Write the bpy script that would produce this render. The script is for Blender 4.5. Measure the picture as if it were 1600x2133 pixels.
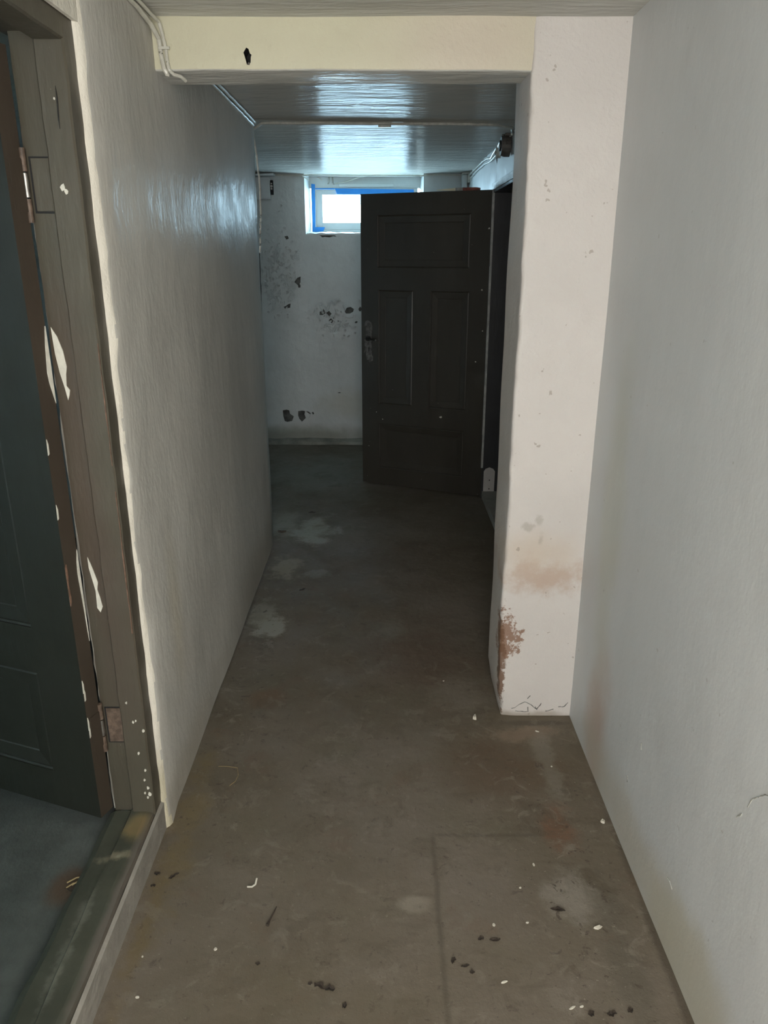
import bpy, bmesh, math, random
from mathutils import Vector, noise
for o in list(bpy.data.objects): bpy.data.objects.remove(o)
S = bpy.context.scene
COL = S.collection
H = 1.55            # eye height in metres; every plan number below is a multiple of it
R = random.Random(7)

# ------------------------------------------------------------------ camera
cam = bpy.data.cameras.new('camera'); co = bpy.data.objects.new('camera', cam); COL.objects.link(co)
cam.sensor_fit = 'VERTICAL'; cam.sensor_height = 36.0; cam.lens = 36.0*1575/2133
cam.clip_start = .02
co.location = (0, 0, H); co.rotation_euler = (math.pi/2-math.atan(536.5/1575), 0, 0)
S.camera = co

# ------------------------------------------------------------------ world, lights, exposure
S.view_settings.view_transform = 'Standard'; S.view_settings.look = 'None'
S.view_settings.gamma = 1; S.view_settings.use_curve_mapping = False
S.view_settings.exposure = 0.0
w = bpy.data.worlds.new('overcast_sky'); S.world = w; w.use_nodes = True
bg = w.node_tree.nodes['Background']; bg.inputs[0].default_value = (.66, .88, 1, 1); bg.inputs[1].default_value = 52.0

def area(name, loc, rot, sx, sy, power, col, portal=False):
    l = bpy.data.lights.new(name, 'AREA'); l.shape = 'RECTANGLE'; l.size = sx*H; l.size_y = sy*H
    l.energy = power; l.color = col
    if portal: l.cycles.is_portal = True
    o = bpy.data.objects.new(name, l); COL.objects.link(o)
    o.location = Vector(loc)*H; o.rotation_euler = rot
    return o
# added area lamp, assumed daylight at the corridor's closed entrance, behind the camera (faces +Y)
area('assumed_entrance_lamp', (.0, -.63, .86), (math.pi/2, 0, 0), .62, .96, 54, (1.0, .962, .915))
# assumed side room light: area lamp added in front of a solid slab (faces +X)
area('assumed_side_room_lamp', (-2.03, .1, 1.05), (0, -math.pi/2, 0), .36, .6, 2.6, (.84, .95, 1.0))
# sky portal of the far basement window (faces -Y)
area('far_window_portal', (-.0925, 4.41, 1.225), (-math.pi/2, 0, 0), .5, .16, 1, (1, 1, 1), True)

# ------------------------------------------------------------------ material helpers
class T:
    def __init__(s, name):
        s.m = bpy.data.materials.new(name); s.m.use_nodes = True; s.t = s.m.node_tree
        s.b = s.t.nodes['Principled BSDF']; s.tc = s.t.nodes.new('ShaderNodeNewGeometry').outputs['Position']
    def n(s, typ, ins={}, **pr):
        x = s.t.nodes.new(typ)
        for k, v in pr.items(): setattr(x, k, v)
        for k, v in ins.items(): s.put(x.inputs[k], v)
        return x
    def put(s, sock, v):
        if isinstance(v, bpy.types.NodeSocket): s.t.links.new(v, sock)
        else: sock.default_value = v
    def noise(s, scale, detail=3, rough=.55, stretch=(1, 1, 1), dist=0.0):
        v = s.n('ShaderNodeMapping', {0: s.tc, 'Scale': stretch}).outputs[0]
        return s.n('ShaderNodeTexNoise', {'Vector': v, 'Scale': scale, 'Detail': detail, 'Roughness': rough, 'Distortion': dist}).outputs['Fac']
    def ramp(s, f, a, b, lo=0.0, hi=1.0):
        return s.n('ShaderNodeMapRange', {0: f, 1: a, 2: b, 3: lo, 4: hi}, interpolation_type='SMOOTHSTEP').outputs[0]
    def math(s, op, a, b=0.0):
        return s.n('ShaderNodeMath', {0: a, 1: b}, operation=op).outputs[0]
    def mix(s, f, a, b, bt='MIX'):
        x = s.n('ShaderNodeMix', data_type='RGBA', blend_type=bt)
        s.put(x.inputs[0], f); s.put(x.inputs[6], a); s.put(x.inputs[7], b)
        return x.outputs[2]
    def blob(s, c, r, na=.5, ns=6, edge=.4, detail=9, rg=.72):
        d = s.n('ShaderNodeVectorMath', {0: s.tc, 1: [k*H for k in c]}, operation='SUBTRACT').outputs[0]
        d = s.n('ShaderNodeVectorMath', {0: d, 1: [1/(k*H) for k in r]}, operation='MULTIPLY').outputs[0]
        d = s.n('ShaderNodeVectorMath', {0: d}, operation='LENGTH').outputs['Value']
        nz = s.math('MULTIPLY', s.math('SUBTRACT', s.noise(ns, detail, .55 if detail < 8 else .72), .5), na*(2.2 if detail < 8 else 3.4))
        return s.ramp(s.math('ADD', d, nz), 1.0, 1.0-edge)
    def bump(s, h, dist, strength=1.0):
        prev = s.b.inputs['Normal'].links
        x = s.n('ShaderNodeBump', {'Height': h, 'Distance': dist, 'Strength': strength})
        if prev: s.t.links.new(prev[0].from_socket, x.inputs['Normal'])
        s.t.links.new(x.outputs[0], s.b.inputs['Normal'])

def c4(c): return (c[0], c[1], c[2], 1)

def painted(name, base, rough=.5, mott=.12, mscale=1.3, stretch=(1, 1, 1), stains=(), bumps=(), spec=.5, speck=None, ior=1.45, matte=0.0):
    """painted plaster / concrete: mottled coat, stains = (centre, radii, colour, strength, noise amount, noise scale, edge), bumps = (scale, distance, detail, stretch)"""
    m = T(name)
    lo = c4([k*(1-mott) for k in base]); hi = c4([min(1, k*(1+mott)) for k in base])
    c = m.mix(m.ramp(m.noise(mscale, 5, .6, stretch), .3, .7), lo, hi)
    c = m.mix(m.ramp(m.noise(mscale*9, 4, .6, stretch), .3, .8, 0, .3), c, c4([k*(1-mott*1.2) for k in base]))
    for (ce, ra, co_, st, na, ns, ed) in stains:
        c = m.mix(m.math('MULTIPLY', m.blob(ce, ra, na, ns, ed, 5 if ns < 15 else 9), st), c, c4(co_))
    if speck:
        for (sc, th, co_, st) in speck:
            c = m.mix(m.math('MULTIPLY', m.ramp(m.noise(sc, 2, .5), th, th+.03), st), c, c4(co_))
    m.put(m.b.inputs['Base Color'], c)
    m.put(m.b.inputs['Roughness'], m.ramp(m.noise(mscale*3, 4), .3, .7, rough-.06, rough+.06))
    m.b.inputs['Specular IOR Level'].default_value = spec; m.b.inputs['IOR'].default_value = ior
    for (sc, di, de, stt) in bumps: m.bump(m.noise(sc, de, .6, stt), di)
    if matte:                                   # worn gloss paint: part of the coat has gone flat
        out = [k for k in m.t.nodes if k.type == 'OUTPUT_MATERIAL'][0]
        d = m.n('ShaderNodeBsdfDiffuse', {'Color': c}); bl = m.b.inputs['Normal'].links
        if bl: m.put(d.inputs['Normal'], bl[0].from_socket)
        x = m.n('ShaderNodeMixShader', {0: matte, 1: m.b.outputs[0], 2: d.outputs[0]}); m.t.links.new(x.outputs[0], out.inputs[0])
    return m
def plain(name, col, rough=.5, metal=0.0, mott=.15, ms=30, bump=.0004):
    m = T(name)
    c = m.mix(m.ramp(m.noise(ms, 4), .3, .7), c4([k*(1-mott) for k in col]), c4([min(1, k*(1+mott)) for k in col]))
    m.put(m.b.inputs['Base Color'], c); m.b.inputs['Roughness'].default_value = rough; m.b.inputs['Metallic'].default_value = metal
    if bump: m.bump(m.noise(ms*3, 3), bump)
    return m.m

WALL = (.60, .585, .53)
DAMP = (.42, .33, .27)
fineb = [(14, .004, 4, (1, 1, 1)), (110, .0012, 3, (1, 1, 1))]
brush_z = (1.6, 1.6, .25)
M = {}
M['wall_left'] = painted('cream_gloss_wall_paint', (.57, .555, .505), .345, .09, 2.2, (1, 1, .6), ior=1.3, matte=.80, stains=[
    ((-.40, 1.25, .02), (.1, .6, .10), (.36, .32, .25), .5, .25, 4, 1), ((-.40, 2.3, .05), (.1, .7, .14), (.34, .31, .25), .5, .25, 4, 1),
    ((-.40, 1.30, .35), (.1, .06, .25), (.50, .45, .33), .4, .25, 4, 1), ((-.40, 1.9, .6), (.1, .5, .3), (.49, .47, .42), .4, .3, 3, 1)],
    bumps=[(12, .0045, 5, (1, 1, .5)), (60, .0016, 3, (1, 1, .5)), (2.2, .008, 2, (1, 1, 1))], spec=.32).m
M['wall_right'] = painted('grey_white_wall_paint', (.62, .632, .63), .5, .06, 1.2, (1, 1, .4), stains=[
    ((.424, 1.30, .10), (.1, .10, .26), (.48, .35, .28), .75, .4, 5, .9), ((.424, 1.05, .04), (.1, .5, .10), (.50, .46, .37), .6, .4, 6, .8),
    ((.424, .80, .05), (.1, .2, .12), (.50, .47, .37), .7, .4, 7, .6), ((.424, 1.33, .5), (.1, .09, .5), (.55, .55, .46), .5, .5, 3, .8)],
    bumps=[(9, .0012, 4, (1, 1, .7)), (90, .0005, 3, (1, 1, .7)), (3, .004, 3, (1, 1.2, .7))],
    speck=[(38, .73, (.34, .31, .28), .4)]).m
M['pillar'] = painted('pale_pink_white_pillar_paint', (.66, .622, .59), .55, .04, 2.0, stains=[
    ((.335, 1.49, .345), (.14, .3, .055), (.50, .36, .27), .75, .6, 16, .9),
    ((.32, 1.49, .40), (.14, .3, .07), (.60, .49, .38), .6, .4, 6, .9),
    ((.262, 1.49, .20), (.038, .05, .055), (.24, .12, .065), .85, 1.3, 34, .3),
    ((.256, 1.49, .10), (.016, .03, .15), (.17, .09, .05), .9, .9, 26, .3),
    ((.302, 1.49, .457), (.02, .3, .012), (.38, .35, .30), .5, .9, 25, .8), ((.325, 1.49, .475), (.011, .3, .02), (.40, .37, .32), .5, .9, 25, .8),
    ((.33, 1.49, .43), (.008, .3, .02), (.42, .38, .32), .5, .9, 25, .8),
    ((.34, 1.49, .0), (.16, .3, .018), (.34, .29, .23), .7, .6, 12, .8)],
    bumps=fineb, speck=[(40, .72, (.28, .22, .17), .5)]).m
M['beam'] = painted('cream_yellow_beam_paint', (.64, .615, .46), .5, .05, 1.5, stains=[
    ((.15, 1.49, 1.34), (.28, .3, .2), (.62, .545, .45), .8, .3, 2, 1.0)], bumps=fineb).m
M['ceiling'] = painted('gloss_white_ceiling_paint', (.58, .575, .53),  .21, .04, 1.3, ior=1.36, matte=.77, bumps=[
    (5, .012, 4, (.5, 2.6, 1)), (15, .0060, 4, (.6, 1.6, 1)), (2, .012, 1, (.3, 1.6, 1))], spec=.36).m
M['wall_far'] = painted('peeling_white_wall_paint', (.60, .62, .61), .5, .07, 2, stains=[
    ((-.5, 4.14, .03), (.8, .3, .09), (.22, .22, .17), .8, .4, 5, .8),
    ((-.2, 4.14, .22), (.25, .3, .1), (.50, .49, .42), .6, .5, 4, .8),
    ((-.55, 4.14, .85), (.14, .3, .3), (.50, .52, .50), .6, .5, 5, .8)], bumps=fineb+[(4, .01, 3, (1, 1, 1))])
# blistered, peeling coat near the left end of the far wall
f = M['wall_far']
pk = f.math('MAXIMUM', f.blob((-.56, 4.14, .92), (.15, .4, .26), .5, 5, .5), f.blob((-.26, 4.14, .70), (.16, .4, .09), .6, 6, .5))
nn = f.noise(13, 6, .68, (1, 1, .75), .6)
f.bump(f.math('MULTIPLY', f.ramp(nn, .50, .60), pk), .0035, 1); f.bump(f.math('MULTIPLY', f.noise(30, 5, .7), pk), .002, 1)
M['wall_far'] = f.m
M['plaster'] = plain('bare_grey_plaster', (.115, .12, .112), .9, 0, .4, 22, .004)
M['room'] = painted('side_room_wall_paint', (.32, .36, .36), .6, .12, 1.2, bumps=fineb).m
M['render'] = painted('white_plaster_edge', (.80, .76, .66), .6, .06, 6, stains=[((-.4, 1.14, .05), (.1, .1, .14), (.55, .50, .33), .7, .4, 8, .7)],
    bumps=[(26, .006, 4, (1, 1, .5)), (120, .0015, 3, (1, 1, 1))]).m

# floor
f = T('worn_painted_concrete_floor')
c = f.mix(f.ramp(f.noise(.9, 5, .6), .32, .68), c4((.128, .104, .070)), c4((.185, .157, .126)))
c = f.mix(f.ramp(f.noise(3.2, 6, .65), .5, .72, 0, .6), c, c4((.135, .118, .080)))
c = f.mix(f.ramp(f.noise(14, 5, .7), .55, .8, 0, .5), c, c4((.22, .20, .165)))
for (ce, ra, cc, st, na, ns, ed) in [
    ((.32, 1.15, 0), (.05, .09, 1), (.18, .088, .048), .75, .8, 7, .9), ((.28, 1.30, 0), (.13, .12, 1), (.125, .085, .052), .6, .7, 6, .9), ((.20, 1.32, 0), (.12, .16, 1), (.125, .085, .055), .6, .6, 4, .9),
    ((.10, 1.75, 0), (.2, .3, 1), (.13, .088, .062), .65, .6, 4, .9), ((-.28, 1.56, 0), (.07, .06, 1), (.15, .095, .055), .6, .6, 6, .9),
    ((-.365, 1.15, 0), (.045, .32, 1), (.17, .128, .060), .6, .9, 9, 1), ((-.375, .9, 0), (.025, .25, 1), (.16, .12, .055), .6, .9, 10, 1),
    ((.31, .98, 0), (.06, .07, 1), (.26, .235, .195), .75, .7, 8, .7), ((.05, .96, 0), (.035, .022, 1), (.27, .24, .19), .6, .4, 12, .5),
    ((-.325, 1.92, 0), (.055, .10, 1), (.33, .32, .265), .85, .8, 10, .5), ((-.36, 2.0, 0), (.05, .12, 1), (.27, .255, .20), .6, .8, 10, .6),
    ((-.33, 2.36, 0), (.06, .12, 1), (.30, .27, .20), .75, .9, 9, .6), ((-.22, 2.3, 0), (.05, .05, 1), (.25, .24, .20), .6, .9, 9, .6),
    ((-.26, 2.72, 0), (.09, .20, 1), (.34, .33, .27), .8, .8, 7, .6), ((-.40, 2.78, 0), (.1, .2, 1), (.28, .27, .22), .6, .8, 7, .7),
    ((-.3, 3.5, 0), (.4, .5, 1), (.22, .23, .205), .5, .6, 4, .9), ((.02, 1.9, 0), (.07, .10, 1), (.21, .20, .16), .5, .6, 6, .9),
    ((.18, 1.58, 0), (.10, .10, 1), (.22, .19, .15), .55, .8, 9, .8), ((.30, 1.42, 0), (.10, .045, 1), (.24, .18, .13), .7, .8, 10, .7),
    ((.34, 1.32, 0), (.03, .18, 1), (.22, .20, .16), .55, .8, 9, .7), ((.36, .85, 0), (.04, .3, 1), (.12, .105, .08), .6, .6, 9, .8),
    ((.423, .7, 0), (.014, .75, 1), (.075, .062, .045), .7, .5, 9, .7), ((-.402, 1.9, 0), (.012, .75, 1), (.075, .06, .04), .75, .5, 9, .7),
    ((.34, 1.46, 0), (.12, .014, 1), (.10, .085, .062), .8, .3, 9, .6)]:
    c = f.mix(f.math('MULTIPLY', f.blob(ce, ra, na, ns, ed), st), c, c4(cc))
def line(axis, at, lo, hi, wd):          # a faint joint line in the screed
    sx = f.n('ShaderNodeSeparateXYZ', {0: f.tc}).outputs
    wob = f.math('MULTIPLY', f.math('SUBTRACT', f.noise(8, 3), .5), .012)
    d = f.math('ABSOLUTE', f.math('SUBTRACT', f.math('ADD', sx[axis], wob), at*H))
    k = f.math('MULTIPLY', f.ramp(d, wd, 0), f.ramp(sx[1-axis], lo*H, lo*H+.05))
    return f.math('MULTIPLY', k, f.ramp(sx[1-axis], hi*H, hi*H-.05))
L1 = line(0, .088, .70, 1.13, .012); L2 = line(1, 1.112, .08, .30, .012)
L = f.math('MULTIPLY', f.math('MAXIMUM', L1, L2), .5)
c = f.mix(L, c, c4((.08, .07, .05)))
zone = f.math('MAXIMUM', f.blob((.33, 1.05, 0), (.16, .55, 1), .5, 4, .7), f.blob((-.33, 1.6, 0), (.12, 1.3, 1), .6, 4, .8))
zone = f.math('MAXIMUM', zone, .55)
for (sc, a, b, cc, st, det, dis) in [(7, .52, .62, (.105, .085, .058), .6, 8, .6), (12, .55, .64, (.255, .225, .185), .5, 9, .9), (26, .60, .66, (.075, .060, .045), .75, 6, .5),
                                (60, .63, .68, (.060, .048, .036), .8, 4, 0), (90, .66, .70, (.34, .31, .25), .6, 3, 0), (4, .56, .66, (.150, .098, .066), .5, 6, .3)]:
    k = f.math('MULTIPLY', f.ramp(f.noise(sc, det, .68, (1, 1, 1), dis), a, b), st)
    c = f.mix(f.math('MULTIPLY', k, zone), c, c4(cc))
f.put(f.b.inputs['Base Color'], c)
f.put(f.b.inputs['Roughness'], f.ramp(f.noise(5, 5, .65), .3, .7, .58, .78)); f.b.inputs['Specular IOR Level'].default_value = .35
f.bump(f.noise(3, 4), .012); f.bump(f.noise(40, 4, .65), .0018); f.bump(f.noise(300, 2), .0004)
M['floor'] = f.m
M['room_floor'] = painted('side_room_concrete_floor', (.10, .105, .095), .6, .35, 3.2, stains=[
    ((-.5, .95, .05), (.05, .05, .2), (.10, .06, .035), .8, .6, 8, .7), ((-.49, .80, .05), (.03, .15, .2), (.05, .055, .05), .7, .7, 9, .8)], bumps=fineb).m
M['sill'] = painted('worn_olive_sill_paint', (.072, .074, .054), .55, .2, 5, stains=[
    ((-.425, 1.06, .07), (.03, .05, .2), (.26, .19, .09), .85, .5, 9, .7), ((-.44, .99, .07), (.05, .012, .2), (.25, .22, .15), .7, .8, 18, .7),
    ((-.408, .9, .07), (.012, .3, .2), (.14, .12, .10), .8, .5, 9, .7), ((-.45, .83, .07), (.015, .14, .2), (.19, .185, .15), .55, .9, 16, .8)],
    bumps=[(20, .003, 4, (1, .3, 1))]).m
M['riser'] = painted('dirty_white_riser_plaster', (.33, .31, .27), .7, .15, 8, bumps=[(30, .004, 4, (1, 1, 1))]).m
M['ledge'] = painted('dirty_ledge_plaster', (.24, .235, .20), .8, .35, 5, bumps=[(20, .006, 4, (1, 1, 1))]).m
M['frame_paint'] = painted('olive_brown_frame_paint', (.086, .076, .055), .42, .10, 3, (1, 1, .4), stains=[
    ((-.46, 1.1, .72), (.06, .1, .35), (.085, .058, .04), .7, .4, 4, .9), ((-.44, 1.1, .40), (.06, .1, .28), (.082, .06, .045), .6, .4, 4, .9)],
    bumps=[(60, .0012, 3, (1, 1, .2))], speck=[(70, .765, (.55, .5, .4), .8)]).m
M['brown'] = painted('brown_door_edge_paint', (.056, .043, .031), .45, .12, 4, (1, 1, .4), bumps=[(60, .001, 3, (1, 1, .2))]).m
M['door_side'] = painted('dark_green_brown_door_paint', (.019, .020, .014), .45, .12, 3, (1, 1, .3), bumps=[(50, .001, 3, (1, 1, .1))]).m
M['door_far'] = painted('dark_brown_door_paint', (.040, .035, .027), .36, .12, 3, (1, 1, .3), bumps=[(50, .001, 3, (1, 1, .1))],
    speck=[(45, .765, (.35, .33, .28), .5)]).m
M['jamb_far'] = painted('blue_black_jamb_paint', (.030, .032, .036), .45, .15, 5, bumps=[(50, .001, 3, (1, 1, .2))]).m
M['trim_far'] = painted('worn_grey_trim_paint', (.42, .42, .40), .5, .3, 12, bumps=[(50, .002, 3, (1, 1, 1))]).m
M['white_wood'] = plain('white_patch_paint', (.52, .49, .47), .6, 0, .08, 12, .0006)
M['chip'] = plain('bare_cream_filler', (.66, .63, .54), .7, 0, .08, 40, .001)
M['primer'] = plain('orange_primer', (.17, .095, .062), .7, 0, .3, 60, .0008)
M['black'] = plain('black_void', (.012, .012, .012), .8, 0, .2, 20, 0)
M['cable'] = plain('painted_cable_sheath', (.58, .57, .50), .28, 0, .08, 40, .0008)
M['cable_dirty'] = plain('grey_cable_sheath', (.45, .45, .41), .35, 0, .15, 40, .0008)
M['box'] = plain('brown_bakelite', (.10, .088, .078), .5, 0, .2, 40, .001)
M['steel'] = plain('dull_steel', (.38, .36, .33), .4, 1, .2, 60, .0004)
M['rust'] = plain('painted_rusty_hinge', (.13, .09, .065), .55, .1, .4, 60, .001)
M['iron'] = plain('dark_handle_iron', (.05, .047, .043), .38, .8, .3, 60, .0004)
M['worn_plate'] = plain('worn_escutcheon', (.115, .106, .095), .5, .3, .55, 45, .0008)
M['winframe'] = painted('white_window_paint', (.66, .70, .70), .45, .05, 4, bumps=[(40, .001, 3, (1, 1, 1))]).m
M['tape'] = plain('blue_masking_tape', (.03, .27, .75), .6, 0, .06, 12, .0003)
M['leaf'] = plain('dry_dark_leaf', (.035, .025, .018), .7, 0, .4, 60, .001)
M['whitechip'] = plain('white_paint_flake', (.62, .59, .50), .7, 0, .1, 60, .0006)
M['twig'] = plain('dark_twig', (.05, .038, .028), .8, 0, .3, 80, .0008)
M['straw'] = plain('pale_straw', (.34, .25, .12), .7, 0, .2, 80, .0006)
M['brush_wood'] = plain('cream_brush_handle', (.62, .56, .40), .45, 0, .06, 20, .0002)
M['bristle'] = plain('dark_red_bristle', (.20, .06, .045), .8, 0, .4, 120, .002)
g = T('hazy_window_glass')
g.t.nodes.remove(g.b)
out = [k for k in g.t.nodes if k.type == 'OUTPUT_MATERIAL'][0]
tr = g.n('ShaderNodeBsdfTransparent', {0: (.86, .93, .97, 1)}); gl = g.n('ShaderNodeBsdfGlossy', {0: (.9, .9, .9, 1), 'Roughness': .05})
mx = g.n('ShaderNodeMixShader', {0: .07, 1: tr.outputs[0], 2: gl.outputs[0]}); g.t.links.new(mx.outputs[0], out.inputs[0])
M['glass'] = g.m

# ------------------------------------------------------------------ geometry helpers (plan units, scaled by H on the way out)
class MB:
    def __init__(s, tf=None): s.v = []; s.f = []; s.tf = tf or (lambda x, y, z: (x, y, z)); s.sm = []
    def add(s, vs, fs, smooth=False):
        b = len(s.v); s.v += [Vector(s.tf(*p)) for p in vs]
        s.f += [tuple(b+i for i in q) for q in fs]; s.sm += [smooth]*len(fs); return s
    def box(s, x0, x1, y0, y1, z0, z1, bev=0.0):
        bm = bmesh.new(); bmesh.ops.create_cube(bm, size=1)
        for v in bm.verts: v.co = Vector(((x0+x1)/2+v.co.x*(x1-x0), (y0+y1)/2+v.co.y*(y1-y0), (z0+z1)/2+v.co.z*(z1-z0)))
        if bev: bmesh.ops.bevel(bm, geom=bm.edges[:], offset=bev, segments=2, affect='EDGES', profile=.6)
        bm.verts.index_update()
        s.add([v.co[:] for v in bm.verts], [[v.index for v in q.verts] for q in bm.faces]); bm.free(); return s
    def tube(s, pts, r, n=8, caps=True):
        pts = [Vector(p) for p in pts]; vs = []; fs = []
        for i, p in enumerate(pts):
            t = (pts[min(i+1, len(pts)-1)]-pts[max(i-1, 0)]).normalized()
            a = t.cross(Vector((0, 0, 1)));
            if a.length < .1: a = t.cross(Vector((0, 1, 0)))
            a.normalize(); b = t.cross(a); rr = r[i] if isinstance(r, (list, tuple)) else r
            for k in range(n):
                q = 2*math.pi*k/n; vs.append((p+(a*math.cos(q)+b*math.sin(q))*rr)[:])
        for i in range(len(pts)-1):
            for k in range(n): fs.append((i*n+k, i*n+(k+1) % n, (i+1)*n+(k+1) % n, (i+1)*n+k))
        if caps: fs += [tuple(range(n))[::-1], tuple((len(pts)-1)*n+k for k in range(n))]
        return s.add(vs, fs, True)
    def poly(s, pts, d):
        """flat polygon given by points, extruded by vector d"""
        n = len(pts); d = Vector(d); a = [Vector(p) for p in pts]
        vs = [p[:] for p in a]+[(p+d)[:] for p in a]
        return s.add(vs, [tuple(range(n)), tuple(range(2*n-1, n-1, -1))]+[(i, (i+1) % n+0, (i+1) % n+n, i+n) for i in range(n)])
    def loft(s, ring, levels, axis, disp=None):
        """closed ring of (a,b) pairs swept along axis with displacement disp(p)->Vector"""
        n = len(ring); vs = []; fs = []
        for L in levels:
            for (a, b) in ring:
                p = Vector((a, b, L) if axis == 'z' else (L, a, b))
                if disp: p = p+disp(p)
                vs.append(p[:])
        for i in range(len(levels)-1):
            for k in range(n): fs.append((i*n+k, i*n+(k+1) % n, (i+1)*n+(k+1) % n, (i+1)*n+k))
        fs += [tuple(range(n))[::-1], tuple((len(levels)-1)*n+k for k in range(n))]
        return s.add(vs, fs, True)
    def build(s, name, m, parent=None, recalc=True):
        loc = Vector(parent['_base']) if parent and '_base' in parent else Vector((0, 0, 0))
        me = bpy.data.meshes.new(name)
        me.from_pydata([tuple(v*H-loc) for v in s.v], [], s.f)
        for i, p in enumerate(me.polygons): p.use_smooth = s.sm[i]
        if recalc:
            bm = bmesh.new(); bm.from_mesh(me); bmesh.ops.recalc_face_normals(bm, faces=bm.faces); bm.to_mesh(me); bm.free()
        if any(s.sm): me.set_sharp_from_angle(angle=math.radians(40))
        me.materials.append(m)
        o = bpy.data.objects.new(name, me); COL.objects.link(o)
        if parent: o.parent = parent; o['_base'] = tuple(loc)
        return o
def tag(o, label=None, cat=None, group=None, kind=None):
    for k, v in (('label', label), ('category', cat), ('group', group), ('kind', kind)):
        if v: o[k] = v
    return o
def root(name, loc, label, cat, kind=None, group=None):
    o = bpy.data.objects.new(name, None); COL.objects.link(o)
    o.location = Vector(loc)*H; o['_base'] = tuple(Vector(loc)*H); o.empty_display_size = .1
    return tag(o, label, cat, group, kind)
def nz(p, sc, amp, seed=0): return (noise.noise(Vector(p)*sc*H+Vector((seed*3.7, seed*1.3, seed*7.1))))*amp
def ringsub(pts, step):
    out = []
    for i in range(len(pts)):
        a, b = Vector(pts[i]), Vector(pts[(i+1) % len(pts)]); k = max(1, int((b-a).length/step))
        out += [tuple(a.lerp(b, j/k)) for j in range(k)]
    return out
def opensub(pts, step):
    out = []
    for p, q in zip(pts, pts[1:]):
        a, b = Vector(p), Vector(q); k = max(1, int((b-a).length/step)); out += [tuple(a.lerp(b, j/k)) for j in range(k)]
    return out+[tuple(pts[-1])]
def steps(a, b, st):
    n = max(1, int(round((b-a)/st))); return [a+(b-a)*i/n for i in range(n+1)]
def roundcorner(p, a, b, r, n=4):
    p, a, b = Vector(p), Vector(a), Vector(b); u = (a-p).normalized()*r; v = (b-p).normalized()*r
    return [tuple(p+u*(1-t)**2+v*t*t) for t in [k/n for k in range(n+1)]]
def boolean_cut(o, cutters):
    bm = bmesh.new(); k = 0
    me = bpy.data.meshes.new('cut')
    allv = []; allf = []
    for cmb in cutters:
        b = len(allv); allv += [tuple(v*H) for v in cmb.v]; allf += [tuple(b+i for i in q) for q in cmb.f]
    me.from_pydata(allv, [], allf); bm.from_mesh(me); bmesh.ops.recalc_face_normals(bm, faces=bm.faces); bm.to_mesh(me); bm.free()
    me.materials.append(cutters[0].mat)
    c = bpy.data.objects.new('cut', me); COL.objects.link(c)
    md = o.modifiers.new('b', 'BOOLEAN'); md.operation = 'DIFFERENCE'; md.solver = 'EXACT'; md.object = c; md.material_mode = 'TRANSFER'
    dg = bpy.context.evaluated_depsgraph_get(); nm = bpy.data.meshes.new_from_object(o.evaluated_get(dg))
    o.modifiers.clear(); o.data = nm; bpy.data.objects.remove(c)

CEIL = 1.384
# ------------------------------------------------------------------ floor and ceiling
def grid(name, x0, x1, y0, y1, z, thick, m, amp, up=True, st=.04):
    xs, ys = steps(x0, x1, st), steps(y0, y1, st); nx = len(xs); vs = []; fs = []
    for y in ys:
        for x in xs: vs.append((x, y, z+nz((x, y, 0), 2.2, amp)))
    for j in range(len(ys)-1):
        for i in range(nx-1): fs.append((j*nx+i, j*nx+i+1, (j+1)*nx+i+1, (j+1)*nx+i))
    mb = MB(); mb.add(vs, fs, True)
    zz = z-thick if up else z+thick
    bd = list(range(nx))+[j*nx+nx-1 for j in range(1, len(ys))]+[(len(ys)-1)*nx+i for i in range(nx-2, -1, -1)]+[j*nx for j in range(len(ys)-2, 0, -1)]
    b0 = len(mb.v); mb.v += [Vector((vs[i][0], vs[i][1], zz)) for i in bd]; n = len(bd)
    mb.f += [(bd[i], bd[(i+1) % n], b0+(i+1) % n, b0+i) for i in range(n)]+[tuple(range(b0, b0+n))]; mb.sm += [False]*(n+1)
    return mb.build(name, m)
tag(grid('floor', -1.6, .60, -.76, 4.45, 0, .06, M['floor'], .0012), 'worn brown concrete floor of the corridor with pale and reddish patches', 'floor', kind='structure')
tag(grid('ceiling', -2.2, 1.3, -1.25, 4.45, CEIL, .06, M['ceiling'], .003, False), 'glossy white painted ceiling reflecting the far window', 'ceiling', kind='structure')

# ------------------------------------------------------------------ left wall (between side room and the far end)
def dl(p):
    k = Vector((nz(p, 1.6, .006, 1)+nz(p, 7, .0015, 2), 0, 0))
    if p.y < 1.16: k += Vector((nz(p, 14, .0035, 3)+nz(p, 40, .0012, 4), nz(p, 18, .004, 5), 0))
    if p.z < .08 and p.y < 1.16: k += Vector((.006*(1-p.z/.08), -.004*(1-p.z/.08), 0))
    return k
ring = opensub([(-.404, 1.133), (-.3985, 1.1395), (-.3955, 1.149)], .004)[:-1]+opensub([(-.3955, 1.149), (-.403, 2.578), (-.41, 2.59), (-.49, 2.59), (-.49, 1.133)], .05)
wl = MB().loft(ring, steps(0, CEIL, .02), 'z', dl).build('wall_left', M['wall_left'])
wl.data.materials.append(M['render'])
for p in wl.data.polygons:
    if p.center.y < 1.143*H and p.normal.y < -.2: p.material_index = 1
tag(wl, 'cream glossy plaster wall along the left of the corridor', 'wall', kind='structure')
# masonry above the side door, and the wall on the near side of it
tag(MB().box(-.49, -.404, .45, 1.133, 1.292, CEIL).box(-.49, -.404, -.70, .45, 0, CEIL).build('wall_left_front', M['wall_left']),
    'cream plaster above and before the side door opening', 'wall', kind='structure')
tag(MB().box(-.404, -.3985, .45, 1.14, 1.286, CEIL).build('trim_3', M['render']), 'rough white plaster edge above the side door frame', 'plaster edge', kind='structure')

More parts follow.
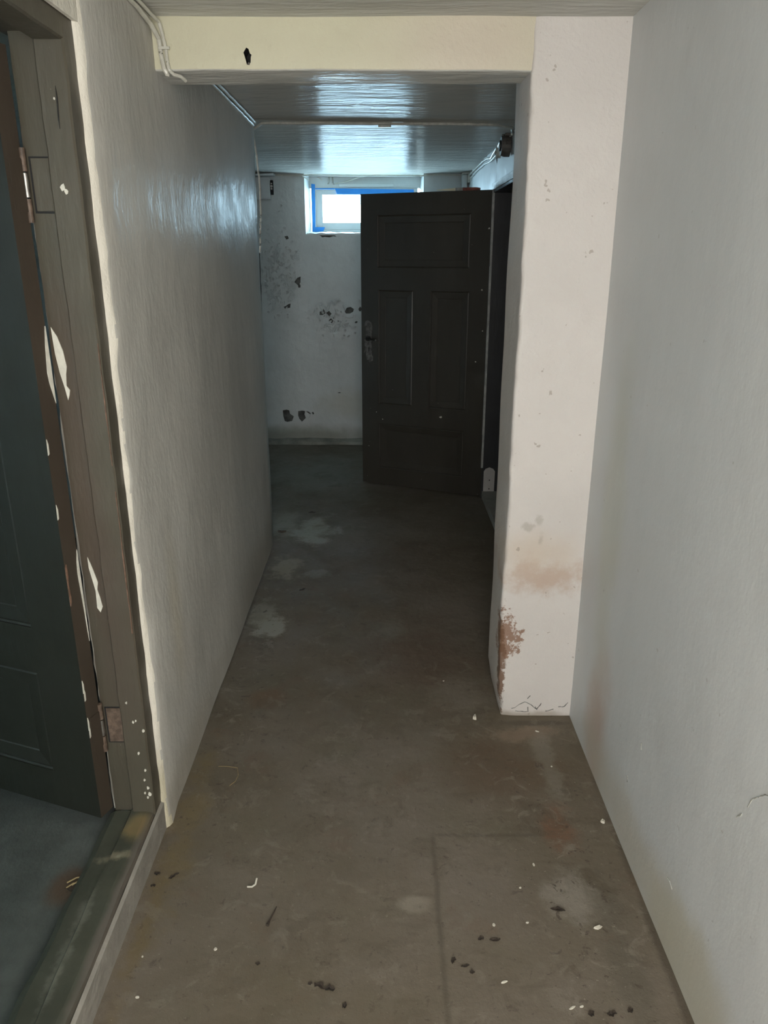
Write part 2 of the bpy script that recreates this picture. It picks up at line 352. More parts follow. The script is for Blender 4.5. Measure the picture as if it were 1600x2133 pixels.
# ------------------------------------------------------------------ right wall
def slab_x(mb, x, y0, y1, z0, z1, th, amp, seed, rough=0):
    ys, zs = steps(y0, y1, .035), steps(z0, z1, .035); n = len(ys); vs = []; fs = []
    for z in zs:
        for y in ys: vs.append((x+nz((x, y, z), 1.5, amp, seed)+nz((x, y*1.6, z*.8), 12, rough, seed)+nz((x, y*2, z*.8), 30, rough*.5, seed), y, z))
    for j in range(len(zs)-1):
        for i in range(n-1): fs.append((j*n+i, j*n+i+1, (j+1)*n+i+1, (j+1)*n+i))
    mb.add(vs, fs, True)
    mb.box(x+.006, x+th, y0, y1, z0, z1)
mb = MB(); slab_x(mb, .4255, -.72, 2.56, 0, CEIL, .12, .003, 11)
slab_x(mb, .4255, 3.135, 4.3, 0, CEIL, .12, .003, 12, .007); slab_x(mb, .4255, 2.56, 3.135, 1.243, CEIL, .12, .003, 13, .007)
tag(mb.build('wall_right', M['wall_right']), 'grey white plaster wall along the right with damp stains at its base', 'wall', kind='structure')
wr = bpy.data.objects['wall_right']; wr['_base'] = (0, 0, 0)
for pts in ([(.69, .435), (.705, .42), (.72, .405), (.73, .38)], [(.735, .37), (.75, .35)], [(.898, .1145), (.888, .116), (.875, .11)], [(1.06, .235), (1.055, .22)], [(1.10, .14), (1.098, .125)]):
    q = []
    for (y, z), (y2, z2) in zip(pts, pts[1:]): q += [(0, y+(y2-y)*k/4+nz((y, z, k), 40, .003, 29), z+(z2-z)*k/4+nz((z, y, k), 40, .003, 30)) for k in range(4)]
    MB().tube([(.4252+nz((.4255, y, z), 1.5, .003, 11), y, z) for _, y, z in q], [R.uniform(.0004, .0012) for _ in q], 5).build('hairline_crack', M['cable_dirty'], wr)

# ------------------------------------------------------------------ pillar
def dp(p):
    k = Vector((nz(p, 3, .004, 21), nz(p, 3, .003, 22), 0))
    low = max(0, 1-p.z/.30); cor = max(0, 1-(Vector((p.x-.257, p.y-1.49)).length)/.03)
    k += Vector((abs(nz(p, 26, .010, 23)), abs(nz(p, 30, .010, 24)), 0))*low*cor
    k += Vector((nz(p, 16, .003, 25), nz(p, 16, .003, 26), 0))*cor
    if p.x < .3: k.x += .010*max(0, 1-p.z/.06)
    return k
rc = roundcorner((.2575, 1.49), (.2575, 1.68), (.43, 1.49), .009, 5)
ring = opensub([(.2575, 1.655)]+rc[:1], .015)[:-1]+rc[:-1]+opensub([rc[-1], (.428, 1.49)], .012)[:-1]+opensub([(.428, 1.49), (.428, 1.675), (.266, 1.675), (.260, 1.668)], .06)
ring = [q for i, q in enumerate(ring) if i == 0 or (Vector(q)-Vector(ring[i-1])).length > .0005]
pil = MB().loft(ring, steps(0, CEIL, .012), 'z', dp).build('pillar', M['pillar'])
tag(pil, 'pinkish white plaster pillar with rusty flaking low on its corner, standing against the right wall', 'pillar', kind='structure')
# cracked lifted flakes of plaster near the foot of the pillar
mb = MB()
def crackline(pts):
    q = []
    for (x, z), (x2, z2) in zip(pts, pts[1:]):
        for k in range(5):
            t = k/5; p = Vector((x+(x2-x)*t, 1.49, z+(z2-z)*t)); p.x += nz(p, 60, .003, 27); p.z += nz(p, 60, .003, 28)
            q.append((p.x, (p+dp(p)).y-.0002, p.z))
    mb.tube(q, [R.uniform(.0004, .0011) for _ in q], 5)
for pts in ([(.291, .018), (.321, .036), (.337, .027), (.348, .016), (.362, .037)], [(.348, .016), (.345, .026)], [(.326, .045), (.335, .053)], [(.328, .022), (.329, .008)], [(.399, .023), (.412, .025), (.421, .037)], [(.30, .012), (.312, .010), (.33, .012)], [(.37, .012), (.39, .018)]): crackline(pts)
pf = mb.build('plaster_crack', M['plaster'], pil); pf['kind'] = 'stuff'

# ------------------------------------------------------------------ beam
def db(p): return Vector((0, nz(p, 4, .0025, 31), nz(p, 5, .0025, 32)))
prof = roundcorner((1.493, 1.302), (1.493, 1.38), (1.6, 1.302), .005, 3)+[(1.53, 1.302), (1.597, 1.302), (1.599, 1.304), (1.599, CEIL+.002), (1.493, CEIL+.002), (1.493, 1.36), (1.493, 1.335)]
bea = MB().loft(prof, steps(-.412, .2605, .012), 'x', db).build('beam', M['beam'])
hole = [(-.2377, 1.3378), (-.2339, 1.3356), (-.2320, 1.3292), (-.2292, 1.3268), (-.2305, 1.3232), (-.2314, 1.3152), (-.2340, 1.3108), (-.2380, 1.3122), (-.2402, 1.3212), (-.2429, 1.3302), (-.2401, 1.3342)]
cut = MB().poly([(x, 1.47, z) for x, z in hole], (0, .055, 0)); cut.mat = M['black']
boolean_cut(bea, [cut]); bea.data.materials.append(M['ceiling']); ni = len(bea.data.materials)-1
for p in bea.data.polygons:
    if p.normal.z < -.7 and p.center.z < 1.308*H: p.material_index = ni
tag(bea, 'cream yellow ceiling beam across the corridor with a dark slot in it', 'beam', kind='structure')
MB().tube([(-.2352, 1.497, 1.3145), (-.2352, 1.517, 1.3145)], .0022, 8).build('wall_plug', M['box'], bea)

# ------------------------------------------------------------------ far wall with window recess and missing chips
WX0, WX1, WZ0 = -.402, .200, 1.098
BX0, BX1, BZ0, BY = -.383, .182, 1.112, 4.29
def dw(x, z, edge): return 4.14+(0 if edge else nz((x, 0, z), 2.5, .006, 41)+nz((x, 0, z), 12, .0015, 42))
mb = MB()
xs = steps(-1.6, WX0, .05)+steps(WX0, WX1, .05)[1:]+steps(WX1, .44, .05)[1:]; zs = steps(0, WZ0, .05)+steps(WZ0, CEIL, .05)[1:]
n = len(xs); vs = [(x, dw(x, z, abs(x-WX0) < 1e-6 or abs(x-WX1) < 1e-6 or abs(z-WZ0) < 1e-6), z) for z in zs for x in xs]
back = [(x, 4.45, z) for z in zs for x in xs]; fs = []; N = len(vs); live = {}
for j in range(len(zs)-1):
    for i in range(n-1):
        if zs[j] >= WZ0-1e-6 and WX0-1e-6 <= xs[i] < WX1-1e-6: continue
        q = (j*n+i, j*n+i+1, (j+1)*n+i+1, (j+1)*n+i); fs += [q, tuple(N+k for k in q[::-1])]
        for a, b in zip(q, q[1:]+q[:1]): live[(a, b)] = 1
for (a, b) in live:
    if (b, a) not in live: fs.append((b, a, N+a, N+b))
# the recess splays inwards: pull the back edge of its sides together
def splay(p):
    x, y, z = p
    if y > 4.4:
        if abs(x-WX0) < 1e-6 and z >= WZ0-1e-6: x = BX0+.008
        if abs(x-WX1) < 1e-6 and z >= WZ0-1e-6: x = BX1-.008
        if abs(z-WZ0) < 1e-6 and WX0-1e-6 <= x <= WX1+1e-6: z = BZ0+.006
    return (x, y, z)
mb.add([splay(p) for p in vs+back], fs, False)
fw = mb.build('wall_far', M['wall_far'])
chips = [[(-.470,.863),(-.454,.884),(-.436,.891),(-.438,.861),(-.443,.854),(-.438,.846),(-.439,.835),(-.449,.834),(-.453,.848)],
[(-.530,.739),(-.520,.742),(-.504,.752),(-.494,.754),(-.497,.733),(-.516,.730),(-.529,.724)],
[(-.341,.713),(-.324,.715),(-.321,.728),(-.315,.717),(-.311,.704),(-.327,.695),(-.341,.696)],
[(-.308,.706),(-.291,.717),(-.278,.702),(-.286,.693),(-.292,.689),(-.300,.700)],
[(-.295,.667),(-.280,.681),(-.265,.683),(-.269,.667),(-.278,.653),(-.287,.659)],
[(-.208,.713),(-.197,.733),(-.176,.737),(-.159,.726),(-.163,.713),(-.181,.703),(-.202,.703)],
[(-.136,.726),(-.127,.739),(-.118,.731),(-.122,.715),(-.131,.715)],
[(-.560,.184),(-.539,.188),(-.524,.184),(-.521,.165),(-.500,.150),(-.511,.124),(-.537,.119),(-.551,.124),(-.558,.152)],
[(-.475,.179),(-.454,.182),(-.435,.180),(-.441,.162),(-.434,.141),(-.456,.120),(-.470,.136),(-.476,.155)],
[(-.247,.667),(-.242,.667),(-.239,.663),(-.243,.660),(-.247,.662)],[(-.156,.658),(-.148,.664),(-.140,.662),(-.143,.655),(-.152,.653)],
[(-.256,.281),(-.246,.284),(-.234,.281),(-.246,.278)],[(-.405,.167),(-.393,.176),(-.387,.167),(-.396,.155)],
[(-.332,1.094),(-.253,1.094),(-.245,1.086),(-.260,1.089),(-.279,1.083),(-.305,1.086),(-.318,1.083)],[(-.513,1.088),(-.496,1.091),(-.490,1.078),(-.503,1.072)]]
cs = []
for c in chips:
    k = MB().poly([(x, 4.12, z) for x, z in c], (0, .034, 0)); k.mat = M['plaster']; cs.append(k)
boolean_cut(fw, cs)
tag(fw, 'peeling bluish white end wall with chipped plaster under the window', 'wall', kind='structure')
mb = MB()
for k in range(150):
    if k < 110: x, z = R.gauss(-.55, .045), R.gauss(.93, .13)
    else: x, z = R.gauss(-.24, .06), R.gauss(.68, .05)
    if x < -.66 or x > -.10: continue
    l, wd, a, lift = R.uniform(.006, .018), R.uniform(.004, .010), R.uniform(-1.2, 1.2)+1.57, R.uniform(.003, .008)
    d = Vector((math.cos(a), 0, math.sin(a))); u = Vector((-d.z, 0, d.x)); c = Vector((x, 4.139+nz((x, 0, z), 2.5, .006, 41), z))
    P = []
    for t in (-1, 0, 1):
        for q in (-1, 1): P.append(c+d*l*t*(1-.2*abs(q*t))+u*wd*q*R.uniform(.5, 1)*(1.15-abs(t)*.5)-Vector((0, 1, 0))*(.0006+lift*(t+1)**2/4))
    P2 = [p+Vector((0, .0012, 0)) for p in P]
    mb.add([p[:] for p in P+P2], [(0, 1, 3, 2), (2, 3, 5, 4), (6, 8, 9, 7), (8, 10, 11, 9), (0, 2, 8, 6), (2, 4, 10, 8), (1, 7, 9, 3), (3, 9, 11, 5), (4, 5, 11, 10), (0, 6, 7, 1)])
for pts in ([(-.222, .69), (-.19, .678), (-.165, .682), (-.16, .695), (-.17, .688), (-.195, .686)], [(-.43, .178), (-.40, .172), (-.385, .15), (-.384, .125), (-.392, .15), (-.41, .163)],
            [(-.437, .18), (-.42, .178), (-.405, .165), (-.412, .145), (-.428, .138), (-.434, .15), (-.438, .162)]):
    mb.poly([(x, 4.138, z) for x, z in pts], (0, -.006, .002))
pp = mb.build('peeling_paint', M['wall_far'], fw); pp['kind'] = 'stuff'
# low ragged ledge at the foot of the far wall
def dled(p): return Vector((0, nz(p, 5, .014, 51) if p.y < 4.13 else 0, nz(p, 9, .006, 52) if p.z > .01 else 0))
tag(MB().loft([(4.095, 0), (4.10, .014), (4.12, .024), (4.145, .028), (4.145, 0)], steps(-1.55, .42, .03), 'x', dled).build('baseboard_far', M['ledge']),
    'low ragged plaster ledge along the foot of the end wall', 'ledge', kind='structure')
# far area: the space opening to the left behind the left wall
tag(MB().box(-1.62, -1.58, 2.59, 4.3, 0, CEIL).build('wall_far_left', M['wall_right']), 'plaster wall closing the far space on the left', 'wall', kind='structure')

# ------------------------------------------------------------------ far window
win = root('window_1', (-.10, BY, BZ0), 'small basement window with white casement and blue tape in the end wall', 'window', 'structure')
mb = MB(); mb.box(-.39, .19, BY-.004, BY+.03, 1.328, CEIL, .002).build('head_board', M['winframe'], win)
FX0, FX1, FZ0, FZ1 = -.381, .176, 1.111, 1.3275
def ringbox(mb, x0, x1, z0, z1, wl_, wr, wb, wt, y0, y1, bev):
    mb.box(x0, x0+wl_, y0, y1, z0, z1, bev); mb.box(x1-wr, x1, y0, y1, z0, z1, bev)
    mb.box(x0+wl_, x1-wr, y0, y1, z0, z0+wb, bev); mb.box(x0+wl_, x1-wr, y0, y1, z1-wt, z1, bev)
mb = MB(); ringbox(mb, FX0, FX1, FZ0, FZ1, .022, .022, .012, .008, BY-.006, BY+.04, .0015); mb.build('window_frame', M['winframe'], win)
cas = MB(); ringbox(cas, FX0+.023, FX1-.023, FZ0+.013, FZ1-.009, .034, .034, .036, .022, BY+.004, BY+.035, .002)
cas = cas.build('casement', M['winframe'], win)
MB().box(FX0+.05, FX1-.05, BY+.018, BY+.021, FZ0+.045, FZ1-.027).build('pane', M['glass'], cas)
mb = MB(); ty = BY-.0075
tp = [tag(MB().poly([(-.3795, ty, 1.349), (-.360, ty, 1.346), (-.3625, ty, 1.18), (-.365, ty, 1.1115), (-.381, ty, 1.112)], (0, -.0012, 0)).build('masking_tape', M['tape'], win), 'blue tape down the left of the frame')]
MB().poly([(-.3655, ty, 1.137), (-.313, ty, 1.137), (-.322, ty, 1.1165), (-.3655, ty, 1.112)], (0, -.0012, 0)).build('masking_tape', M['tape'], win)
MB().poly([(-.258, ty, 1.327), (.156, ty, 1.321), (.157, ty, 1.301), (-.02, ty, 1.302), (-.15, ty, 1.298), (-.245, ty, 1.299)], (0, -.0012, 0)).build('masking_tape', M['tape'], win)
MB().poly([(-.359, ty, 1.327), (-.258, ty, 1.327), (-.258, ty, 1.321), (-.359, ty, 1.322)], (0, -.0012, 0)).build('masking_tape', M['tape'], win)
v = MB().box(-.2354, .052, BY-.016, BY-.004, 1.3335, 1.349, .002).build('vent_strip', M['winframe'], win)
# crumbly sill edge
def ds(p): return Vector((0, nz(p, 14, .006, 61), nz(p, 18, .007, 62) if p.z > 1.102 else 0))
MB().loft([(4.143, 1.096), (4.143, 1.103), (4.20, 1.109), (BY+.02, 1.113), (BY+.02, 1.09), (4.16, 1.09)], steps(-.398, .196, .008), 'x', ds).build('window_sill', M['winframe'], win)

# ------------------------------------------------------------------ panelled doors
PAN = [(.076, .479, .945, 1.151), (.080, .239, .369, .8555), (.316, .483, .369, .8555), (.083, .479, .077, .2805)]
def panel_door(rt, O, u, n, W, Hd, TH, zb, m, medge):
    kz = Hd/1.2335; kw = W/.5703
    tf = lambda s, d, z: (O[0]+u[0]*s+n[0]*d, O[1]+u[1]*s+n[1]*d, zb+z)
    pans = [(a*kw, b*kw, c*kz, d*kz) for a, b, c, d in PAN]
    xs = sorted({0, W}|{p[0] for p in pans}|{p[1] for p in pans}); zs = sorted({0, Hd}|{p[2] for p in pans}|{p[3] for p in pans})
    fr = MB(tf)
    inside = lambda x, z: any(a < x < b and c < z < d for a, b, c, d in pans)
    vs = []; fs = []; ix = {}
    def V(s, d, z):
        k = (round(s, 5), round(d, 5), round(z, 5))
        if k not in ix: ix[k] = len(vs); vs.append((s, d, z))
        return ix[k]
    for i in range(len(xs)-1):
        for j in range(len(zs)-1):
            x0, x1, z0, z1 = xs[i], xs[i+1], zs[j], zs[j+1]
            if inside((x0+x1)/2, (z0+z1)/2): continue
            fs.append((V(x0, 0, z0), V(x1, 0, z0), V(x1, 0, z1), V(x0, 0, z1))); fs.append((V(x0, TH, z0), V(x0, TH, z1), V(x1, TH, z1), V(x1, TH, z0)))
            for (a, b, nx_, nz_) in (((x0, z0), (x1, z0), 0, -1), ((x1, z0), (x1, z1), 1, 0), ((x1, z1), (x0, z1), 0, 1), ((x0, z1), (x0, z0), -1, 0)):
                mx_, mz_ = (a[0]+b[0])/2+nx_*.001, (a[1]+b[1])/2+nz_*.001
                if inside(mx_, mz_) or not (0 < mx_ < W and 0 < mz_ < Hd):
                    fs.append((V(b[0], 0, b[1]), V(a[0], 0, a[1]), V(a[0], TH, a[1]), V(b[0], TH, b[1])))
    fr.add(vs, fs)
    leaf = fr.build('leaf_frame', m, rt)
    leaf.data.materials.append(medge)
    hd = Vector((u[0], u[1], 0))
    for p in leaf.data.polygons:
        if p.normal.dot(hd) > .9 and (Vector(p.center)+Vector(leaf['_base'])-Vector((*O, 0))*H).dot(hd) > (W-.003)*H: p.material_index = 1
    for k, (a, b, c, d) in enumerate(pans):
        vs = []; fs = []
        for (ins, dep) in ((0, .0030), (.003, .0050), (.0065, .0034), (.030, .0056), (.032, .0070)):
            vs += [(a+ins, dep, c+ins), (b-ins, dep, c+ins), (b-ins, dep, d-ins), (a+ins, dep, d-ins)]
        for r_ in range(4):
            for q in range(4): fs.append((r_*4+q, r_*4+(q+1) % 4, r_*4+4+(q+1) % 4, r_*4+4+q))
        fs.append((16, 17, 18, 19)); e = len(vs)
        vs += [(a, TH-.006, c), (b, TH-.006, c), (b, TH-.006, d), (a, TH-.006, d)]; fs.append((e+3, e+2, e+1, e))
        for q in range(4): fs.append((q, e+q, e+(q+1) % 4, (q+1) % 4))
        MB(tf).add(vs, fs).build('panel', m, rt)
    return tf
def flakepoly(tf, pts, d, th=.0008): return MB(tf).poly([(s, d, z) for s, z in pts], (0, -th, 0))

# far door, open into the corridor, hinged on the right wall
W1 = .5702; u1 = (.9127, -.4086); n1 = (.4086, .9127); O1 = (-.0975, 3.361)
d1 = root('door_1', (.423, 3.128, 0), 'dark brown four panel door standing open across the far corridor', 'door', 'structure')
tf1 = panel_door(d1, O1, u1, n1, W1, 1.2285, .028, .006, M['door_far'], M['door_far'])
esc = MB(tf1).poly([(.026, 0, .558), (.046, 0, .558), (.050, 0, .575), (.048, 0, .70), (.043, 0, .716), (.028, 0, .716), (.021, 0, .70), (.022, 0, .575)], (0, -.0022, 0)).build('escutcheon', M['worn_plate'], d1)
MB(tf1).box(.0335, .0372, -.0030, -.0022, .594, .610).build('keyhole', M['black'], esc)
hd = MB(tf1)
ro = [(.034+.0115*math.cos(k*math.pi/8), 0, .649+.0115*math.sin(k*math.pi/8)) for k in range(16)]
hd.poly([(a, -.0022, c) for a, b, c in ro], (0, -.006, 0))
hd.tube([(.034, -.004, .649), (.034, -.026, .649), (.037, -.030, .649), (.050, -.031, .6485), (.066, -.030, .648), (.079, -.028, .646)], [.0055, .005, .0052, .0042, .0038, .0040], 10)
hd = hd.build('door_handle', M['iron'], d1)
MB(tf1).tube([(.077, -.0285, .6464), (.0835, -.0275, .6453)], .0043, 10).build('handle_tip', M['steel'], hd)
for pts in ([(.012, .70), (.020, .722), (.030, .726), (.046, .717), (.052, .70), (.050, .675), (.046, .70), (.030, .718), (.02, .70)], [(.013, .64), (.018, .655), (.021, .63), (.021, .60), (.012, .585), (.016, .61)],
            [(.046, .585), (.055, .572), (.054, .555), (.046, .552), (.04, .545), (.034, .555), (.046, .562)]):
    flakepoly(tf1, pts, 0).build('scraped_patch', M['worn_plate'], d1)
for (s_, z_, r_) in ((.3736, .332, .006), (.535, .86, .004), (.545, .70, .003), (.10, .30, .003), (.52, .575, .004), (.555, 1.09, .004), (.07, .33, .002)):
    flakepoly(tf1, [(s_+r_*math.cos(a)*R.uniform(.6, 1.2), z_+r_*.8*math.sin(a)*R.uniform(.6, 1.2)) for a in [k*1.05 for k in range(6)]], 0).build('paint_chip', M['chip'], d1)
# frame of that doorway
t1 = root('trim_1', (.424, 3.128, 0), 'dark doorframe with worn grey edge in the right wall behind the pillar', 'door frame', 'structure')
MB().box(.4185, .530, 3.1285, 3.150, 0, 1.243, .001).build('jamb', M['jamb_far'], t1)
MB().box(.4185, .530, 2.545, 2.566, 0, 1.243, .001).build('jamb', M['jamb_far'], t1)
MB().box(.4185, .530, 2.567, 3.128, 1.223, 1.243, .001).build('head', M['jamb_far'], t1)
MB().box(.4145, .4235, 3.122, 3.150, .135, 1.232, .001).build('casing', M['trim_far'], t1)
MB().box(.4145, .4235, 2.54, 3.150, 1.2325, 1.256, .001).build('casing', M['trim_far'], t1)
pt = MB().poly([(.4285, 3.1285, .004), (.475, 3.1285, .004), (.476, 3.1285, .119), (.468, 3.1285, .130), (.452, 3.1285, .137), (.436, 3.1285, .130), (.4285, 3.1285, .119)], (0, -.003, 0)).build('jamb_patch', M['white_wood'], t1)
for z in (.080, .041): MB().tube([(.4535, 3.1252, z), (.4535, 3.1240, z)], .0028, 8).build('screw', M['black'], pt)
for z in (.985, .25): MB().tube([(.418, 3.127, z-.03), (.418, 3.127, z+.03)], .005, 10).build('hinge', M['iron'], t1)
tag(MB().box(.4235, .60, 2.56, 3.1285, -.01, .030, .002).build('trim_2', M['riser']), 'low grey threshold slab of the doorway behind the pillar', 'threshold', kind='structure')
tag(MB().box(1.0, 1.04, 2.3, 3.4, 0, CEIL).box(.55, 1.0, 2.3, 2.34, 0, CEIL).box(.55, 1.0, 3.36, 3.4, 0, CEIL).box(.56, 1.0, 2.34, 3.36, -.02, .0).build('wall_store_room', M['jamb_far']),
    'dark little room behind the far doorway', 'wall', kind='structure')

# ------------------------------------------------------------------ side doorway on the left
t2 = root('trim_4', (-.44, 1.12, 0), 'olive brown wooden door frame with chipped paint on the left wall', 'door frame', 'structure')
def wob(p): return Vector((nz(p, 20, .0012, 71), nz(p, 15, .0016, 72), 0))
jm = MB()
jm.loft([(-.405, 1.1325), (-.405, 1.098), (-.4075, 1.0955), (-.443, 1.0955), (-.445, 1.0975), (-.4452, 1.1075), (-.4745, 1.1075), (-.477, 1.110), (-.4895, 1.1325)][:7]+[(-.480, 1.1085), (-.4895, 1.1325)], steps(.06, 1.2875, .02), 'z', wob)
jm = jm.build('jamb', M['frame_paint'], t2)
MB().box(-.489, -.405, .45, .50, .06, 1.2875, .002).build('jamb', M['frame_paint'], t2)
def headring(): return [(-.4055, 1.2910), (-.4055, 1.260), (-.408, 1.2575), (-.4435, 1.2575), (-.4455, 1.260), (-.4455, 1.2695), (-.4895, 1.2695), (-.4895, 1.2910)]
vs = []; hr = headring(); ys = steps(.50, 1.1325, .02)
for y in ys: vs += [(x+nz((x, y, z), 18, .001, 73), y, z+nz((x, y, z), 15, .0014, 74)) for x, z in hr]
fs = [(i*8+k, i*8+(k+1) % 8, i*8+8+(k+1) % 8, i*8+8+k) for i in range(len(ys)-1) for k in range(8)]+[tuple(range(8)), tuple(len(vs)-8+k for k in range(8))]
MB().add(vs, fs).build('head', M['frame_paint'], t2)
# bare patches where the paint came off the jamb
def jp(pts, y, m, name='bare_patch'):
    return MB().poly([(x, y, z) for x, z in pts], (0, -.0014, 0)).build(name, m, t2)
yj = 1.1068
jp([(-.4755, .902), (-.468, .888), (-.4625, .868), (-.4600, .846), (-.4625, .835), (-.4640, .818), (-.4600, .812), (-.4618, .804), (-.4645, .797), (-.4670, .815), (-.4715, .838), (-.4745, .865)], yj, M['chip'])
jp([(-.4680, .548), (-.4640, .536), (-.4600, .520), (-.4565, .505), (-.4590, .492), (-.4560, .478), (-.4540, .462), (-.4585, .452), (-.4630, .46), (-.4620, .49), (-.4650, .51), (-.4680, .53)], yj, M['chip'])
for (x, z, r_) in ((-.412, .118, .0028), (-.416, .135, .002), (-.410, .105, .0035), (-.414, .098, .0025), (-.418, .108, .002), (-.421, .19, .0028), (-.424, .252, .0022), (-.431, .29, .002), (-.408, .235, .0026), (-.413, .155, .002), (-.419, .255, .0018), (-.428, 1.085, .0040), (-.424, 1.080, .003), (-.425, 1.190, .0014)):
    jp([(x+r_*math.cos(k*1.05)*R.uniform(.5, 1.1), z+r_*1.5*math.sin(k*1.05)*R.uniform(.5, 1.1)) for k in range(6)], 1.0949, M['chip'], 'paint_chip')
for z0, z1 in ((.42, .66), (.70, .88)):
    e = [(-.4060+R.uniform(-.0008, .0), z) for z in steps(z0, z1, .02)]; e2 = [(-.4068-R.uniform(0, .0014), z) for z in steps(z0, z1, .02)][::-1]
    jp(e+e2, 1.0949, M['primer'], 'bare_primer')
# dark scratch
jp([(-.4235, 1.165), (-.4225, 1.19), (-.4215, 1.205), (-.4205, 1.19), (-.4225, 1.155)], 1.0949, M['iron'], 'scratch')
# threshold and step
tag(MB().poly([(-.4895, y, z) for y, z in ()] or [(-.405, .45, 0), (-.4005, .45, .0), (-.4005, .45, .055), (-.405, .45, .060)], (0, .6835, 0)).build('trim_5', M['riser']), 'rough whitish plaster riser under the side door threshold', 'riser', kind='structure')
def dsil(p): return Vector((nz(p, 12, .003, 81), 0, nz(p, 10, .003, 82) if p.z > .05 else 0))
vs = []; sr = [(-.4885, .0), (-.4055, .0), (-.4055, .058), (-.408, .066), (-.420, .0695), (-.448, .0685), (-.452, .062), (-.478, .061), (-.4885, .055)]; ys = steps(.502, 1.105, .015)
for y in ys:
    for x, z in sr: p = Vector((x, y, z)); vs.append((p+dsil(p))[:])
k9 = len(sr); fs = [(i*k9+k, i*k9+(k+1) % k9, i*k9+k9+(k+1) % k9, i*k9+k9+k) for i in range(len(ys)-1) for k in range(k9)]+[tuple(range(k9)), tuple(len(vs)-k9+k for k in range(k9))]
MB().add(vs, fs).build('threshold', M['sill'], t2)
# hinges: barrel, plate on the jamb
for (z, mm) in ((1.0885, M['frame_paint']), (.239, M['rust'])):
    h = MB().box(-.4715, -.4465, 1.1050, 1.1072, z-.033, z+.033, .0006).build('hinge', mm, t2)
    MB().poly([(-.4745, 1.1074, z-.0355), (-.4452, 1.1074, z-.036), (-.4450, 1.1074, z+.035), (-.4745, 1.1074, z+.0352)], (0, -.0007, 0)).build('hinge_recess', M['black'], h)
    for a, b in ((-.048, -.018), (-.016, .014), (.016, .045)):
        MB().tube([(-.4795, 1.1005, z+a), (-.4795, 1.1005, z+b)], .0042, 10).build('knuckle', M['steel'] if -.02 < a < 0 else M['rust'], h)

# side door, swung about 110 degrees into the side room
d2 = root('door_2', (-.48, 1.10, .07), 'dark panelled door with brown edge swung open into the left side room', 'door', 'structure')
th = math.radians(110); ul = (-math.sin(th), -math.cos(th)); WD = .57
hg = (-.4905, 1.071); O2 = (hg[0]+ul[0]*WD, hg[1]+ul[1]*WD); u2 = (-ul[0], -ul[1]); n2 = (.342, .940)
tf2 = panel_door(d2, O2, u2, n2, WD, 1.178, .030, .074, M['door_side'], M['brown'])
# chips on the hinge edge of the door
def ep(pts, m, nm='bare_patch'):     # points as (depth from the face, height)
    MB(tf2).poly([(WD, d, z) for d, z in pts], (.0012, 0, 0)).build(nm, m, d2)
ep([(.0285, .83), (.024, .80), (.021, .765), (.0225, .75), (.026, .735), (.0295, .72), (.0295, .83)], M['chip'])
ep([(.0295, .49), (.026, .47), (.0245, .45), (.026, .42), (.0275, .385), (.0285, .35), (.0295, .33), (.0295, .49)], M['chip'])
ep([(.0005, .47), (.0035, .475), (.004, .455), (.0025, .44), (.004, .42), (.003, .41), (.0005, .405)], M['primer'], 'bare_primer')
for (d, z) in ((.001, .66), (.001, .56), (.001, .26), (.002, .245), (.001, .19), (.0015, .175)): ep([(d-.001, z-.012), (d+.0015, z-.01), (d+.002, z+.004), (d, z+.012)], M['chip'], 'paint_chip')
for z in (1.013, .165): MB(tf2).box(WD+.0002, WD+.0016, .006, .0285, z-.033, z+.033).build('hinge_leaf', M['brown'], d2)
# side room shell
tag(MB().box(-2.2, -.4895, -1.0, 2.52, -.02, .045).build('floor_side_room', M['room_floor']), 'grey green concrete floor of the left side room', 'floor', kind='structure')
mb = MB().box(-2.2, -.491, 2.52, 2.56, 0, CEIL).box(-2.2, -.491, -1.04, -1.0, 0, CEIL)
mb.box(-2.12, -2.06, -1.0, -.2, 0, CEIL).box(-2.12, -2.06, .4, 2.52, 0, CEIL).box(-2.12, -2.06, -.2, .4, 0, .87).box(-2.12, -2.06, -.2, .4, 1.23, CEIL)
tag(MB().box(-2.11, -2.075, -.2, .4, .87, 1.23, .004).build('sky_blocker', M['winframe']), 'solid white slab added to keep sky light out of the side room', 'window', kind='structure')  # unseen solid slab added in the assumed window opening to block the sky behind the lamp
tag(mb.build('wall_side_room', M['room']), 'blue grey plaster walls of the left side room', 'wall', kind='structure')
# unseen end of the corridor behind the camera, with an assumed entrance
tag(MB().box(-.42, -.34, -.72, -.66, 0, CEIL).box(.34, .43, -.72, -.66, 0, CEIL).box(-.34, .34, -.72, -.66, 1.34, CEIL).build('wall_back', M['wall_right']), 'plaster wall around the assumed entrance doorway', 'wall', kind='structure')
tag(MB().box(-.34, .34, -.75, -.725, 0, 1.34).build('assumed_entrance_door', M['winframe']), 'assumed white entrance door, an unseen slab closing the near end of the corridor behind the lamp', 'door', kind='structure')  # unseen slab added to close the doorway behind the entrance lamp

